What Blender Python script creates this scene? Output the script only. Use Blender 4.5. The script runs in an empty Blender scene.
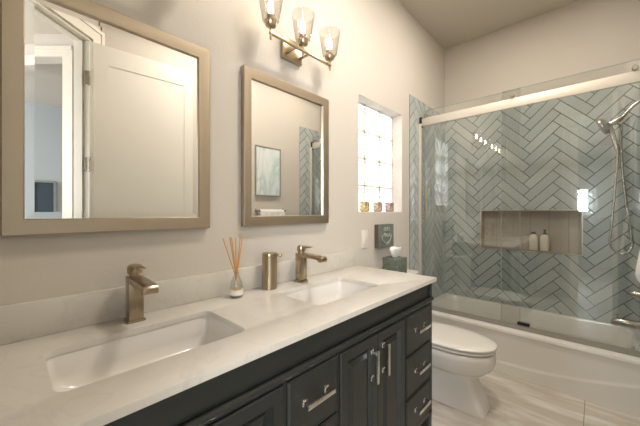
import bpy, bmesh, math, random
from mathutils import Vector, Matrix
R = math.radians
random.seed(7)
sc = bpy.context.scene
COL = sc.collection

# ------------------------------------------------------------------ camera
cam_d = bpy.data.cameras.new('camera')
cam = bpy.data.objects.new('camera', cam_d)
COL.objects.link(cam)
cam.location = (1.25, 0.0, 1.26)
cam.rotation_euler = (R(90), 0, 0.7529)
cam_d.sensor_width = 36.0
cam_d.lens = 294.85 / 640 * 36
cam_d.shift_y = -0.002
cam_d.clip_start = 0.01
sc.camera = cam

# ------------------------------------------------------------------ world + lights + exposure
world = bpy.data.worlds.new('world')
sc.world = world
world.use_nodes = True
bg = world.node_tree.nodes['Background']
bg.inputs['Color'].default_value = (0.90, 0.95, 1.0, 1)
bg.inputs['Strength'].default_value = 1.0
sc.view_settings.view_transform = 'Standard'
sc.view_settings.look = 'None'
sc.view_settings.gamma = 1.0
sc.view_settings.exposure = 0.14
sc.view_settings.use_curve_mapping = False
sc.cycles.max_bounces = 10
sc.cycles.transparent_max_bounces = 16
sc.cycles.caustics_reflective = False
sc.cycles.caustics_refractive = False


def area(name, loc, aim, sx, sy, power, color):
    d = bpy.data.lights.new(name, 'AREA')
    d.shape = 'RECTANGLE'
    d.size, d.size_y, d.energy, d.color = sx, sy, power, color
    o = bpy.data.objects.new(name, d)
    COL.objects.link(o)
    o.location = loc
    v = Vector(aim) - Vector(loc)
    o.rotation_euler = v.to_track_quat('-Z', 'Y').to_euler()
    return o


BULB = 21.0
# added hall and bedroom fills standing in for daylight, then the far window's light
area('hall_fill_light', (2.15, -1.35, 1.75), (1.1, 0.6, 1.1), 0.8, 1.5, 27, (1.0, 0.97, 0.93))
area('bedroom_fill_light', (3.4, -2.6, 2.0), (4.2, 0.4, 1.3), 1.0, 1.4, 110, (0.90, 0.94, 1.0))
area('far_window_light', (0.95, -3.74, 1.52), (0.98, 2.6, 0.75), 0.36, 0.56, 62, (0.95, 0.98, 1.0))
# fill from ceiling lamps added out of view to brighten the bathroom
area('added_ceiling_fill', (0.85, 1.30, 3.07), (0.85, 1.30, 0), 0.3, 0.3, 22, (1.0, 0.92, 0.82))
area('added_shower_fill', (0.85, 2.35, 3.07), (0.85, 2.35, 0), 0.3, 0.3, 12, (1.0, 0.89, 0.76))
# daylight behind the glass block window
area('window_daylight', (-0.45, 2.065, 1.75), (0.2, 2.065, 1.68), 0.9, 1.1, 18, (1.0, 0.98, 1.0))


# ------------------------------------------------------------------ materials
def srgb(r, g, b):
    f = lambda c: (c / 255 / 12.92) if c / 255 <= 0.04045 else ((c / 255 + 0.055) / 1.055) ** 2.4
    return (f(r), f(g), f(b), 1.0)


def mat(name, col, rough=0.5, metal=0.0, bump=None, spec=0.5, coat=0.0, emit=None, estr=0.0, aniso=0.0):
    m = bpy.data.materials.new(name)
    m.use_nodes = True
    nt = m.node_tree
    p = nt.nodes['Principled BSDF']
    p.inputs['Base Color'].default_value = col
    p.inputs['Roughness'].default_value = rough
    p.inputs['Metallic'].default_value = metal
    p.inputs['Specular IOR Level'].default_value = spec
    p.inputs['Coat Weight'].default_value = coat
    p.inputs['Coat Roughness'].default_value = 0.05
    if aniso:
        p.inputs['Anisotropic'].default_value = aniso
    if emit:
        p.inputs['Emission Color'].default_value = emit
        p.inputs['Emission Strength'].default_value = estr
    if bump:
        scale, strength, dist = bump
        tc = nt.nodes.new('ShaderNodeTexCoord')
        n = nt.nodes.new('ShaderNodeTexNoise')
        n.inputs['Scale'].default_value = scale
        n.inputs['Detail'].default_value = 3
        b = nt.nodes.new('ShaderNodeBump')
        b.inputs['Strength'].default_value = strength
        b.inputs['Distance'].default_value = dist
        nt.links.new(tc.outputs['Object'], n.inputs['Vector'])
        nt.links.new(n.outputs['Fac'], b.inputs['Height'])
        nt.links.new(b.outputs['Normal'], p.inputs['Normal'])
    return m


def ramp_color(m, scale, stops, detail=4, stretch=(1, 1, 1), distortion=0.0, rot=(0, 0, 0)):
    nt = m.node_tree
    p = nt.nodes['Principled BSDF']
    tc = nt.nodes.new('ShaderNodeTexCoord')
    mp = nt.nodes.new('ShaderNodeMapping')
    mp.inputs['Scale'].default_value = stretch
    mp.inputs['Rotation'].default_value = rot
    n = nt.nodes.new('ShaderNodeTexNoise')
    n.inputs['Scale'].default_value = scale
    n.inputs['Detail'].default_value = detail
    n.inputs['Distortion'].default_value = distortion
    r = nt.nodes.new('ShaderNodeValToRGB')
    el = r.color_ramp.elements
    while len(el) < len(stops):
        el.new(0.5)
    for e, (pos, c) in zip(el, stops):
        e.position = pos
        e.color = c
    nt.links.new(tc.outputs['Object'], mp.inputs['Vector'])
    nt.links.new(mp.outputs['Vector'], n.inputs['Vector'])
    nt.links.new(n.outputs['Fac'], r.inputs['Fac'])
    nt.links.new(r.outputs['Color'], p.inputs['Base Color'])
    return m


def thin_glass(name, tint, ior=1.85, rough=0.0, bump=None):
    m = bpy.data.materials.new(name)
    m.use_nodes = True
    nt = m.node_tree
    nt.nodes.clear()
    out = nt.nodes.new('ShaderNodeOutputMaterial')
    mix = nt.nodes.new('ShaderNodeMixShader')
    lw = nt.nodes.new('ShaderNodeLayerWeight')
    lw.inputs['Blend'].default_value = 0.5
    pw = nt.nodes.new('ShaderNodeMath')
    pw.operation = 'POWER'
    pw.inputs[1].default_value = 5.0
    fr = nt.nodes.new('ShaderNodeMapRange')       # Schlick reflectance of clear glass
    fr.inputs['To Min'].default_value = ((ior - 1) / (ior + 1)) ** 2
    nt.links.new(lw.outputs['Facing'], pw.inputs[0])
    nt.links.new(pw.outputs[0], fr.inputs['Value'])
    tr = nt.nodes.new('ShaderNodeBsdfTransparent')
    tr.inputs['Color'].default_value = tint
    gl = nt.nodes.new('ShaderNodeBsdfGlossy')
    gl.inputs['Roughness'].default_value = rough
    nt.links.new(fr.outputs['Result'], mix.inputs['Fac'])
    nt.links.new(tr.outputs['BSDF'], mix.inputs[1])
    nt.links.new(gl.outputs['BSDF'], mix.inputs[2])
    nt.links.new(mix.outputs['Shader'], out.inputs['Surface'])
    if bump:
        tc = nt.nodes.new('ShaderNodeTexCoord')
        n = nt.nodes.new('ShaderNodeTexNoise')
        n.inputs['Scale'].default_value = bump[0]
        b = nt.nodes.new('ShaderNodeBump')
        b.inputs['Strength'].default_value = bump[1]
        b.inputs['Distance'].default_value = 0.002
        nt.links.new(tc.outputs['Object'], n.inputs['Vector'])
        nt.links.new(n.outputs['Fac'], b.inputs['Height'])
        nt.links.new(b.outputs['Normal'], gl.inputs['Normal'])
        nt.links.new(b.outputs['Normal'], lw.inputs['Normal'])
    return m


M = {}
M['paint'] = mat('beige_wall_paint', srgb(208, 201, 191), 0.75, bump=(70, 0.2, 0.003), spec=0.3)
M['ceiling'] = mat('ceiling_paint', srgb(205, 197, 184), 0.85, bump=(60, 0.3, 0.004), spec=0.2)
M['hall_paint'] = mat('bedroom_paint', srgb(192, 197, 199), 0.8, spec=0.2)
M['white_trim'] = mat('white_trim_paint', srgb(228, 222, 210), 0.4)
M['door'] = mat('white_door_paint', srgb(240, 236, 226), 0.38)
M['floor'] = mat('limestone_look_tile', srgb(200, 192, 180), 0.28)
M['grout'] = mat('grey_grout', srgb(94, 91, 83), 0.9)
M['niche'] = mat('greige_niche_tile', srgb(168, 158, 142), 0.4)
ramp_color(M['niche'], 5, [(0.3, srgb(168, 160, 146)), (0.7, srgb(178, 170, 156))], stretch=(2, 2, 0.6))
M['niche_grout'] = mat('niche_grout', srgb(118, 110, 98), 0.8)
M['quartz'] = mat('white_quartz', srgb(222, 216, 206), 0.3, coat=0.0)
ramp_color(M['quartz'], 3.2, [(0.0, srgb(214, 208, 198)), (0.475, srgb(214, 209, 200)), (0.505, srgb(207, 202, 195)), (0.53, srgb(213, 208, 199)), (1, srgb(206, 199, 187))], detail=9, distortion=1.6, rot=(0.3, 0.5, 0.7))
M['porcelain'] = mat('white_porcelain', srgb(226, 222, 217), 0.2, coat=0.15)
M['acrylic'] = mat('white_tub_acrylic', srgb(234, 231, 224), 0.2, coat=0.3)
M['seat'] = mat('white_seat_plastic', srgb(230, 226, 219), 0.2)
M['charcoal'] = mat('charcoal_cabinet_paint', srgb(39, 42, 40), 0.4, bump=(120, 0.05, 0.001))
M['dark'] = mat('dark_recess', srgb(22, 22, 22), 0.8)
M['chrome'] = mat('brushed_chrome', srgb(222, 221, 218), 0.16, 1.0)
M['champagne'] = mat('champagne_brushed_metal', srgb(176, 161, 137), 0.28, 1.0, bump=(400, 0.04, 0.0005))
M['frame'] = mat('brushed_champagne_frame', srgb(182, 169, 150), 0.36, 1.0)
M['nickel'] = mat('brushed_nickel', srgb(186, 180, 170), 0.26, 1.0)
M['lightnickel'] = mat('polished_pale_nickel', srgb(232, 222, 206), 0.3, 1.0)
M['rail'] = mat('satin_pale_rail', srgb(222, 214, 202), 0.55, 0.5)
M['track'] = mat('satin_grey_track', srgb(170, 166, 158), 0.5, 0.5)
M['black'] = mat('black_plastic', srgb(24, 24, 24), 0.5)
M['mirror'] = mat('silvered_mirror', (0.93, 0.93, 0.91, 1), 0.0, 1.0)
M['shower_glass'] = thin_glass('clear_shower_glass', (0.985, 0.992, 0.988, 1))
M['lamp_glass'] = thin_glass('seeded_lamp_glass', (0.93, 0.92, 0.90, 1), bump=(90, 0.6))
M['bottle_glass'] = thin_glass('diffuser_glass', (0.93, 0.95, 0.94, 1))
M['pane'] = thin_glass('window_pane_glass', (0.9, 0.95, 0.95, 1))
M['bulb'] = mat('glowing_bulb', (1, 1, 1, 1), 0.3, emit=(1.0, 0.84, 0.64, 1), estr=BULB)
M['label'] = mat('white_paper_label', srgb(236, 234, 228), 0.7)
M['oil'] = mat('amber_oil', srgb(226, 184, 130), 0.15)
M['reed'] = mat('rattan_reed', srgb(214, 158, 88), 0.7)
M['switch'] = mat('white_switch_plastic', srgb(228, 222, 212), 0.35)
M['sign_face'] = mat('grey_green_sign_paint', srgb(98, 108, 100), 0.7)
ramp_color(M['sign_face'], 12, [(0.3, srgb(98, 103, 95)), (0.7, srgb(120, 125, 116))])
M['sign_side'] = mat('brown_sign_side', srgb(88, 80, 68), 0.7)
M['sign_mark'] = mat('pale_sign_marks', srgb(168, 176, 166), 0.7)
M['tissue_box'] = mat('green_leafy_card', srgb(86, 104, 92), 0.6)
ramp_color(M['tissue_box'], 22, [(0.42, srgb(88, 96, 84)), (0.5, srgb(120, 128, 114)), (0.58, srgb(94, 102, 90))], distortion=2.0)
M['tissue'] = mat('white_tissue', srgb(240, 236, 232), 0.9)
M['shampoo'] = mat('cream_bottle_plastic', srgb(222, 214, 194), 0.3)
M['green_cap'] = mat('dark_green_cap', srgb(44, 84, 70), 0.4)
M['towel'] = mat('white_terry', srgb(238, 236, 232), 0.95, bump=(180, 0.8, 0.004))
M['art'] = mat('pale_teal_abstract_print', srgb(200, 216, 214), 0.5)
ramp_color(M['art'], 2.6, [(0.2, srgb(236, 238, 234)), (0.45, srgb(216, 226, 225)), (0.52, srgb(190, 208, 208)), (0.58, srgb(230, 233, 230)), (0.8, srgb(220, 206, 198))], detail=6, distortion=1.2, rot=(0.8, 0, 0), stretch=(1, 2.5, 0.7))
M['silver_frame'] = mat('silver_picture_frame', srgb(165, 165, 162), 0.4, 0.5)
M['dark_art'] = mat('dark_grey_print', srgb(70, 82, 92), 0.5)
M['wax'] = mat('cream_wax', srgb(236, 226, 206), 0.5)


def candle_mat(name, stops):
    m = mat(name, (1, 1, 1, 1), 0.3)
    return ramp_color(m, 26, stops, distortion=1.5)


M['candle_a'] = candle_mat('floral_yellow_jar', [(0.35, srgb(112, 106, 84)), (0.5, srgb(198, 166, 100)), (0.65, srgb(214, 204, 184))])
M['candle_b'] = candle_mat('rosy_brown_jar', [(0.35, srgb(116, 96, 80)), (0.5, srgb(176, 148, 124)), (0.65, srgb(206, 192, 176))])
M['candle_c'] = candle_mat('mauve_jar', [(0.35, srgb(112, 92, 84)), (0.5, srgb(166, 140, 130)), (0.65, srgb(202, 188, 180))])

# tile: glossy glaze with a per-tile tint read from a face attribute
M['tile'] = mat('blue_grey_glazed_tile', srgb(150, 168, 170), 0.1, bump=(9, 0.12, 0.01), coat=0.3)
nt = M['tile'].node_tree
at = nt.nodes.new('ShaderNodeAttribute')
at.attribute_name = 'tint'
rp = nt.nodes.new('ShaderNodeValToRGB')
rp.color_ramp.elements[0].color = srgb(172, 181, 179)
rp.color_ramp.elements[1].color = srgb(190, 197, 194)
nt.links.new(at.outputs['Fac'], rp.inputs['Fac'])
nt.links.new(rp.outputs['Color'], nt.nodes['Principled BSDF'].inputs['Base Color'])

# floor: big veined tiles with thin joints
nt = M['floor'].node_tree
p = nt.nodes['Principled BSDF']
tc = nt.nodes.new('ShaderNodeTexCoord')
mp = nt.nodes.new('ShaderNodeMapping')
mp.inputs['Scale'].default_value = (1.0, 5.0, 1.0)
mp.inputs['Rotation'].default_value = (0, 0, R(6))
nz = nt.nodes.new('ShaderNodeTexNoise')
nz.inputs['Scale'].default_value = 2.6
nz.inputs['Detail'].default_value = 8
nz.inputs['Distortion'].default_value = 0.8
rp = nt.nodes.new('ShaderNodeValToRGB')
for e, (pos, c) in zip([rp.color_ramp.elements[0], rp.color_ramp.elements[1], rp.color_ramp.elements.new(0.5)],
                       [(0.3, srgb(186, 177, 164)), (0.7, srgb(208, 201, 190)), (0.5, srgb(200, 192, 180))]):
    e.position = pos
    e.color = c
br = nt.nodes.new('ShaderNodeTexBrick')
br.offset = 0.0
br.inputs['Scale'].default_value = 1.0
br.inputs['Mortar Size'].default_value = 0.002
br.inputs['Mortar Smooth'].default_value = 0.0
br.inputs['Brick Width'].default_value = 1.30
br.inputs['Row Height'].default_value = 1.30
br.inputs['Mortar'].default_value = srgb(132, 122, 108)
mp2 = nt.nodes.new('ShaderNodeMapping')
mp2.inputs['Location'].default_value = (-1.195 + 1.3 * 4, -1.35 + 1.3 * 4, 0)
nt.links.new(tc.outputs['Object'], mp.inputs['Vector'])
nt.links.new(mp.outputs['Vector'], nz.inputs['Vector'])
nt.links.new(nz.outputs['Fac'], rp.inputs['Fac'])
nt.links.new(tc.outputs['Object'], mp2.inputs['Vector'])
nt.links.new(mp2.outputs['Vector'], br.inputs['Vector'])
nt.links.new(rp.outputs['Color'], br.inputs['Color1'])
nt.links.new(rp.outputs['Color'], br.inputs['Color2'])
nt.links.new(br.outputs['Color'], p.inputs['Base Color'])

# glass blocks: translucent, ribbed, glossy
gm = bpy.data.materials.new('wavy_glass_block')
gm.use_nodes = True
nt = gm.node_tree
nt.nodes.clear()
out = nt.nodes.new('ShaderNodeOutputMaterial')
mix = nt.nodes.new('ShaderNodeMixShader')
fr = nt.nodes.new('ShaderNodeFresnel')
tl = nt.nodes.new('ShaderNodeBsdfTranslucent')
tl.inputs['Color'].default_value = (0.92, 0.95, 0.93, 1)
gl = nt.nodes.new('ShaderNodeBsdfGlossy')
gl.inputs['Roughness'].default_value = 0.1
tc = nt.nodes.new('ShaderNodeTexCoord')
wv = nt.nodes.new('ShaderNodeTexWave')
wv.bands_direction = 'Z'
wv.inputs['Scale'].default_value = 12.0
wv.inputs['Distortion'].default_value = 1.5
bp = nt.nodes.new('ShaderNodeBump')
bp.inputs['Strength'].default_value = 1.0
bp.inputs['Distance'].default_value = 0.02
nt.links.new(tc.outputs['Object'], wv.inputs['Vector'])
nt.links.new(wv.outputs['Fac'], bp.inputs['Height'])
for n_ in (tl, gl):
    nt.links.new(bp.outputs['Normal'], n_.inputs['Normal'])
rb_ = nt.nodes.new('ShaderNodeValToRGB')
rb_.color_ramp.elements[0].color = (0.60, 0.62, 0.57, 1)
rb_.color_ramp.elements[1].color = (0.98, 0.98, 0.95, 1)
nt.links.new(wv.outputs['Fac'], rb_.inputs['Fac'])
nt.links.new(rb_.outputs['Color'], tl.inputs['Color'])
nt.links.new(fr.outputs['Fac'], mix.inputs['Fac'])
nt.links.new(tl.outputs['BSDF'], mix.inputs[1])
nt.links.new(gl.outputs['BSDF'], mix.inputs[2])
nt.links.new(mix.outputs['Shader'], out.inputs['Surface'])
M['glass_block'] = gm
mm = bpy.data.materials.new('frosted_mortar')
mm.use_nodes = True
nt = mm.node_tree
nt.nodes.clear()
out = nt.nodes.new('ShaderNodeOutputMaterial')
mix = nt.nodes.new('ShaderNodeMixShader')
mix.inputs['Fac'].default_value = 0.33
tl = nt.nodes.new('ShaderNodeBsdfTranslucent')
df = nt.nodes.new('ShaderNodeBsdfDiffuse')
for n_ in (tl, df):
    n_.inputs['Color'].default_value = srgb(232, 228, 216)
nt.links.new(tl.outputs['BSDF'], mix.inputs[1])
nt.links.new(df.outputs['BSDF'], mix.inputs[2])
nt.links.new(mix.outputs['Shader'], out.inputs['Surface'])
M['mortar'] = mm


# ------------------------------------------------------------------ mesh helpers
def box(bm, x0, x1, y0, y1, z0, z1, bev=0.0, seg=2):
    v = [bm.verts.new(c) for c in ((x0, y0, z0), (x1, y0, z0), (x1, y1, z0), (x0, y1, z0),
                                   (x0, y0, z1), (x1, y0, z1), (x1, y1, z1), (x0, y1, z1))]
    fs = [bm.faces.new([v[i] for i in q]) for q in ((3, 2, 1, 0), (4, 5, 6, 7), (0, 1, 5, 4), (1, 2, 6, 5), (2, 3, 7, 6), (3, 0, 4, 7))]
    if bev:
        es = {e for f in fs for e in f.edges}
        bmesh.ops.bevel(bm, geom=list(es), offset=bev, segments=seg, affect='EDGES', profile=0.5)
    return v


def loft(bm, loops, cap0=True, cap1=True, close=True):
    rows = [[bm.verts.new(p) for p in lp] for lp in loops]
    n = len(rows[0])
    for a, b in zip(rows, rows[1:]):
        for i in range(n if close else n - 1):
            j = (i + 1) % n
            bm.faces.new((a[i], a[j], b[j], b[i]))
    if cap0:
        bm.faces.new(rows[0][::-1])
    if cap1:
        bm.faces.new(rows[-1])
    return rows


def lathe(bm, prof, c, n=32, axis='Z'):
    loops = []
    for r, h in prof:
        r = max(r, 1e-4)
        lp = []
        for k in range(n):
            a = 2 * math.pi * k / n
            u, w = r * math.cos(a), r * math.sin(a)
            if axis == 'Z':
                lp.append((c[0] + u, c[1] + w, c[2] + h))
            elif axis == 'X':
                lp.append((c[0] + h, c[1] + u, c[2] + w))
            else:
                lp.append((c[0] + w, c[1] + h, c[2] + u))
        loops.append(lp)
    loft(bm, loops)


def frame_at(t):
    t = t.normalized()
    a = Vector((0, 0, 1)) if abs(t.z) < 0.9 else Vector((1, 0, 0))
    u = t.cross(a).normalized()
    return u, t.cross(u).normalized()


def tube(bm, pts, r, n=12):
    pts = [Vector(p_) for p_ in pts]
    loops = []
    u = None
    for i, p_ in enumerate(pts):
        t = (pts[min(i + 1, len(pts) - 1)] - pts[max(i - 1, 0)]).normalized()
        if u is None:
            u, w = frame_at(t)
        else:
            u = (u - t * u.dot(t)).normalized()
            w = t.cross(u)
        rr = r[i] if isinstance(r, (list, tuple)) else r
        loops.append([p_ + (u * math.cos(2 * math.pi * k / n) + w * math.sin(2 * math.pi * k / n)) * rr for k in range(n)])
    loft(bm, loops)


def smooth_path(pts, k=6):
    pts = [Vector(p_) for p_ in pts]
    ext = [pts[0] * 2 - pts[1]] + pts + [pts[-1] * 2 - pts[-2]]
    res = []
    for i in range(1, len(ext) - 2):
        p0, p1, p2, p3 = ext[i - 1:i + 3]
        for j in range(k):
            t = j / k
            res.append(0.5 * ((2 * p1) + (p2 - p0) * t + (2 * p0 - 5 * p1 + 4 * p2 - p3) * t * t + (3 * p1 - p0 - 3 * p2 + p3) * t ** 3))
    res.append(pts[-1])
    return res


def prism(bm, poly, axis, a, b, bev=0.0):
    def P(u, w, h):
        return {'X': (h, u, w), 'Y': (u, h, w), 'Z': (u, w, h)}[axis]
    v0 = [bm.verts.new(P(u, w, a)) for u, w in poly]
    v1 = [bm.verts.new(P(u, w, b)) for u, w in poly]
    fs = [bm.faces.new(v0[::-1]), bm.faces.new(v1)]
    n = len(poly)
    for i in range(n):
        j = (i + 1) % n
        fs.append(bm.faces.new((v0[i], v0[j], v1[j], v1[i])))
    if bev:
        bmesh.ops.recalc_face_normals(bm, faces=fs)
        bmesh.ops.bevel(bm, geom=list({e for f in fs for e in f.edges if len(e.link_faces) == 2 and e.calc_face_angle(0) > 0.5}),
                        offset=bev, segments=2, affect='EDGES', profile=0.5)


def rrect(x0, x1, y0, y1, r, k=6):
    pts = []
    for cx, cy, a0 in ((x1 - r, y1 - r, 0), (x0 + r, y1 - r, 90), (x0 + r, y0 + r, 180), (x1 - r, y0 + r, 270)):
        for j in range(k + 1):
            a = R(a0 + 90 * j / k)
            pts.append((cx + r * math.cos(a), cy + r * math.sin(a)))
    return pts


def at_z(pts, z):
    return [(x, y, z) for x, y in pts]


def wloc(o):
    v = Vector((0, 0, 0))
    while o is not None:
        v += Vector(o.location)
        o = o.parent
    return v


def obj(name, bm, m, parent=None, smooth=35, recalc=True):
    if recalc:
        bmesh.ops.recalc_face_normals(bm, faces=bm.faces[:])
    if parent is not None:
        bmesh.ops.translate(bm, verts=bm.verts[:], vec=-wloc(parent))
    me = bpy.data.meshes.new(name)
    bm.to_mesh(me)
    bm.free()
    me.materials.append(m)
    if smooth:
        me.polygons.foreach_set('use_smooth', [True] * len(me.polygons))
        me.set_sharp_from_angle(angle=R(smooth))
    o = bpy.data.objects.new(name, me)
    COL.objects.link(o)
    if parent is not None:
        o.parent = parent
    return o


def BM():
    return bmesh.new()


def boxes(name, m, parent, *bs, bev=0.0, rot=None):
    bm = BM()
    for b in bs:
        box(bm, *b, bev=bev)
    if rot:
        bmesh.ops.transform(bm, verts=bm.verts[:], matrix=rot)
    return obj(name, bm, m, parent)


def thing(name, label, cat, loc=(0, 0, 0), group=None):
    o = bpy.data.objects.new(name, None)
    COL.objects.link(o)
    o.location = loc
    o.empty_display_size = 0.05
    o['label'] = label
    o['category'] = cat
    if group:
        o['group'] = group
    return o


def tag(o, label, cat, group=None):
    o['label'] = label
    o['category'] = cat
    if group:
        o['group'] = group
    return o


def struct(o):
    o['kind'] = 'structure'
    return o


def origin(o, loc):
    loc = Vector(loc)
    o.data.transform(Matrix.Translation(-(loc - Vector(o.location))))
    o.location = loc
    return o


def copy_tree(o, parent=None):
    c = o.copy()
    COL.objects.link(c)
    if parent:
        c.parent = parent
    for ch in list(o.children):
        copy_tree(ch, c)
    return c


# ------------------------------------------------------------------ setting
W, YB, H, YA, YT = 1.5, 3.40, 3.09, 2.646, 2.532
TZ = 2.335          # top of the shower tile
A = Vector((1.45, 0.426))                 # hinge side of the angled doorway, room face
DIR = Vector((-0.659, -0.755)).normalized()
NRM = Vector((0.755, -0.659)).normalized()   # out of the bathroom
OPEN_W, DOOR_H = 0.75, 2.50

struct(boxes('floor', M['floor'], None, (-0.15, 4.4, -3.75, 3.6, -0.06, 0.0)))
struct(boxes('ceiling', M['ceiling'], None, (-0.2, 1.62, -1.1, 3.6, H, H + 0.1)))
# vanity wall with the deep window opening
WY0, WY1, WZ0, WZ1 = 1.74, 2.39, 1.254, 2.111
wl = struct(boxes('wall_left', M['paint'], None,
                  (-0.2, 0, -1.1, WY0, 0, H), (-0.2, 0, WY1, YB + 0.2, 0, H),
                  (-0.2, 0, WY0, WY1, 0, WZ0), (-0.2, 0, WY0, WY1, WZ1, H)))
NX0, NX1, NZ0, NZ1, ND = 0.371, 1.160, 0.888, 1.272, 0.09
wb = struct(boxes('wall_back', M['paint'], None,
                  (-0.2, NX0, YB, YB + 0.2, 0, H), (NX1, W + 0.12, YB, YB + 0.2, 0, H),
                  (NX0, NX1, YB, YB + 0.2, 0, NZ0), (NX0, NX1, YB, YB + 0.2, NZ1, H), (NX0, NX1, YB + ND, YB + 0.2, NZ0, NZ1)))
wr = struct(boxes('wall_right', M['paint'], None, (W, W + 0.12, 0.50, YB, 0, H)))
struct(boxes('wall_front', M['paint'], None, (0, 0.215, -1.1, -1.0, 0, H)))


def skew(s0, s1, t0, t1, z0, z1, bm):
    """box in the frame of the angled doorway wall: s along DIR from the hinge, t outward"""
    q = [A + DIR * s + NRM * t for s, t in ((s0, t0), (s1, t0), (s1, t1), (s0, t1))]
    loft(bm, [[(v.x, v.y, z0) for v in q], [(v.x, v.y, z1) for v in q]])


bm = BM()
skew(-0.115, 0.0, 0, 0.115, 0, H, bm)
skew(OPEN_W, 1.90, 0, 0.115, 0, H, bm)
skew(0.0, OPEN_W, 0, 0.115, DOOR_H + 0.01, H, bm)
wa = struct(obj('wall_angled', bm, M['paint']))
# casing of the doorway: stepped profile, both sides, plus jamb lining
bm = BM()
for t0, t1, tt0, tt1 in ((-0.016, 0.0, -0.024, -0.016), (0.115, 0.131, 0.131, 0.139)):
    for s0, s1 in ((-0.10, 0.0), (OPEN_W, OPEN_W + 0.10)):
        skew(s0, s1, t0, t1, 0, DOOR_H + 0.11, bm)
        e0, e1 = (s0, s0 + 0.028) if s0 < 0 else (s1 - 0.028, s1)
        skew(e0, e1, tt0, tt1, 0, DOOR_H + 0.11, bm)
    skew(0.0, OPEN_W, t0, t1, DOOR_H + 0.01, DOOR_H + 0.11, bm)
    skew(-0.072, OPEN_W + 0.072, tt0, tt1, DOOR_H + 0.082, DOOR_H + 0.11, bm)
skew(0.0, 0.016, 0, 0.115, 0, DOOR_H + 0.01, bm)
skew(OPEN_W - 0.016, OPEN_W, 0, 0.115, 0, DOOR_H + 0.01, bm)
skew(0.016, OPEN_W - 0.016, 0, 0.115, DOOR_H - 0.006, DOOR_H + 0.01, bm)
skew(0.016, 0.028, 0.045, 0.085, 0, DOOR_H - 0.006, bm)
skew(0.016, OPEN_W - 0.016, 0.045, 0.085, DOOR_H - 0.018, DOOR_H - 0.006, bm)
struct(obj('trim_1', bm, M['white_trim']))

# open door leaf, folded back towards the right wall
hinge = Vector((1.442, 0.418))
d_end = Vector((1.372, 1.17))
dd = (d_end - hinge).normalized()
dn = Vector((dd.y, -dd.x))                # towards the right wall
LW = 0.76


def leaf(u0, u1, t0, t1, z0, z1, b):
    q = [hinge + dd * u + dn * t for u, t in ((u0, t0), (u1, t0), (u1, t1), (u0, t1))]
    loft(b, [[(v.x, v.y, z0) for v in q], [(v.x, v.y, z1) for v in q]])


bm = BM()
leaf(0.0, LW, 0.004, 0.036, 0.012, DOOR_H - 0.008, bm)
door = struct(obj('door_1', bm, M['door']))
bm = BM()      # raised stiles and rails leave two recessed panels
for t0, t1 in ((0.0, 0.005), (0.035, 0.040)):
    leaf(0, 0.115, t0, t1, 0.012, DOOR_H - 0.008, bm)
    leaf(LW - 0.115, LW, t0, t1, 0.012, DOOR_H - 0.008, bm)
    for z0, z1 in ((0.012, 0.24), (0.95, 1.08), (DOOR_H - 0.15, DOOR_H - 0.008)):
        leaf(0.115, LW - 0.115, t0, t1, z0, z1, bm)
obj('stiles_and_rails', bm, M['door'], door)
for zc in (0.30, 1.02, 1.60, 2.22):
    bm = BM()
    leaf(-0.030, 0.0, -0.010, -0.006, zc - 0.05, zc + 0.05, bm)
    c = hinge + dn * -0.004
    lathe(bm, [(0.0, -0.052), (0.009, -0.05), (0.009, 0.05), (0.0, 0.052)], (c.x - 0.004, c.y - 0.006, zc), 10)
    obj('hinge', bm, M['nickel'], door)
bm = BM()
c = hinge + dd * (LW - 0.06)
tube(bm, [(c.x, c.y, 1.0), (c.x + dn.x * -0.02, c.y + dn.y * -0.02, 1.0)], 0.026)
obj('door_handle', bm, M['nickel'], door)

# bedroom and hall beyond the doorway (seen in the mirrors and the shower glass)
struct(boxes('wall_bedroom_left', M['hall_paint'], None, (-0.1, 0.0, -3.6, -1.1, 0, 2.72)))
W2X0, W2X1, W2Z0, W2Z1 = 0.77, 1.13, 1.24, 1.80
struct(boxes('wall_bedroom_front', M['hall_paint'], None, (-0.1, W2X0, -3.75, -3.6, 0, 2.72), (W2X1, 4.4, -3.75, -3.6, 0, 2.72),
             (W2X0, W2X1, -3.75, -3.6, 0, W2Z0), (W2X0, W2X1, -3.75, -3.6, W2Z1, 2.72)))
struct(boxes('wall_bedroom_right', M['hall_paint'], None, (4.26, 4.4, -3.6, 1.6, 0, 2.72)))
struct(boxes('wall_bedroom_back', M['hall_paint'], None, (1.62, 4.4, 1.5, 1.6, 0, 2.72)))
struct(boxes('ceiling_bedroom', M['ceiling'], None, (-0.1, 0.2, -3.75, -1.1, 2.72, 2.80), (0.2, 1.0, -3.75, -1.1, 2.72, 2.80), (1.0, 1.62, -3.75, -1.1, 2.72, 2.80), (1.62, 4.4, -3.75, 1.6, 2.72, 2.80)))
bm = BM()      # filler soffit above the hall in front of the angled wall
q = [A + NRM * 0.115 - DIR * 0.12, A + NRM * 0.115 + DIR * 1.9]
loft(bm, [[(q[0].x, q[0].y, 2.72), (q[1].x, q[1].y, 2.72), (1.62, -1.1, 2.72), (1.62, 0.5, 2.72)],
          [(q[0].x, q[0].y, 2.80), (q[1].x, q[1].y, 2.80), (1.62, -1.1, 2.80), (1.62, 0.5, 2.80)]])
struct(obj('ceiling_hall', bm, mat('hall_ceiling_shaded', srgb(160, 147, 128), 0.85)))  # darkness of the unlit hall ceiling put into its brown-grey colour
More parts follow.
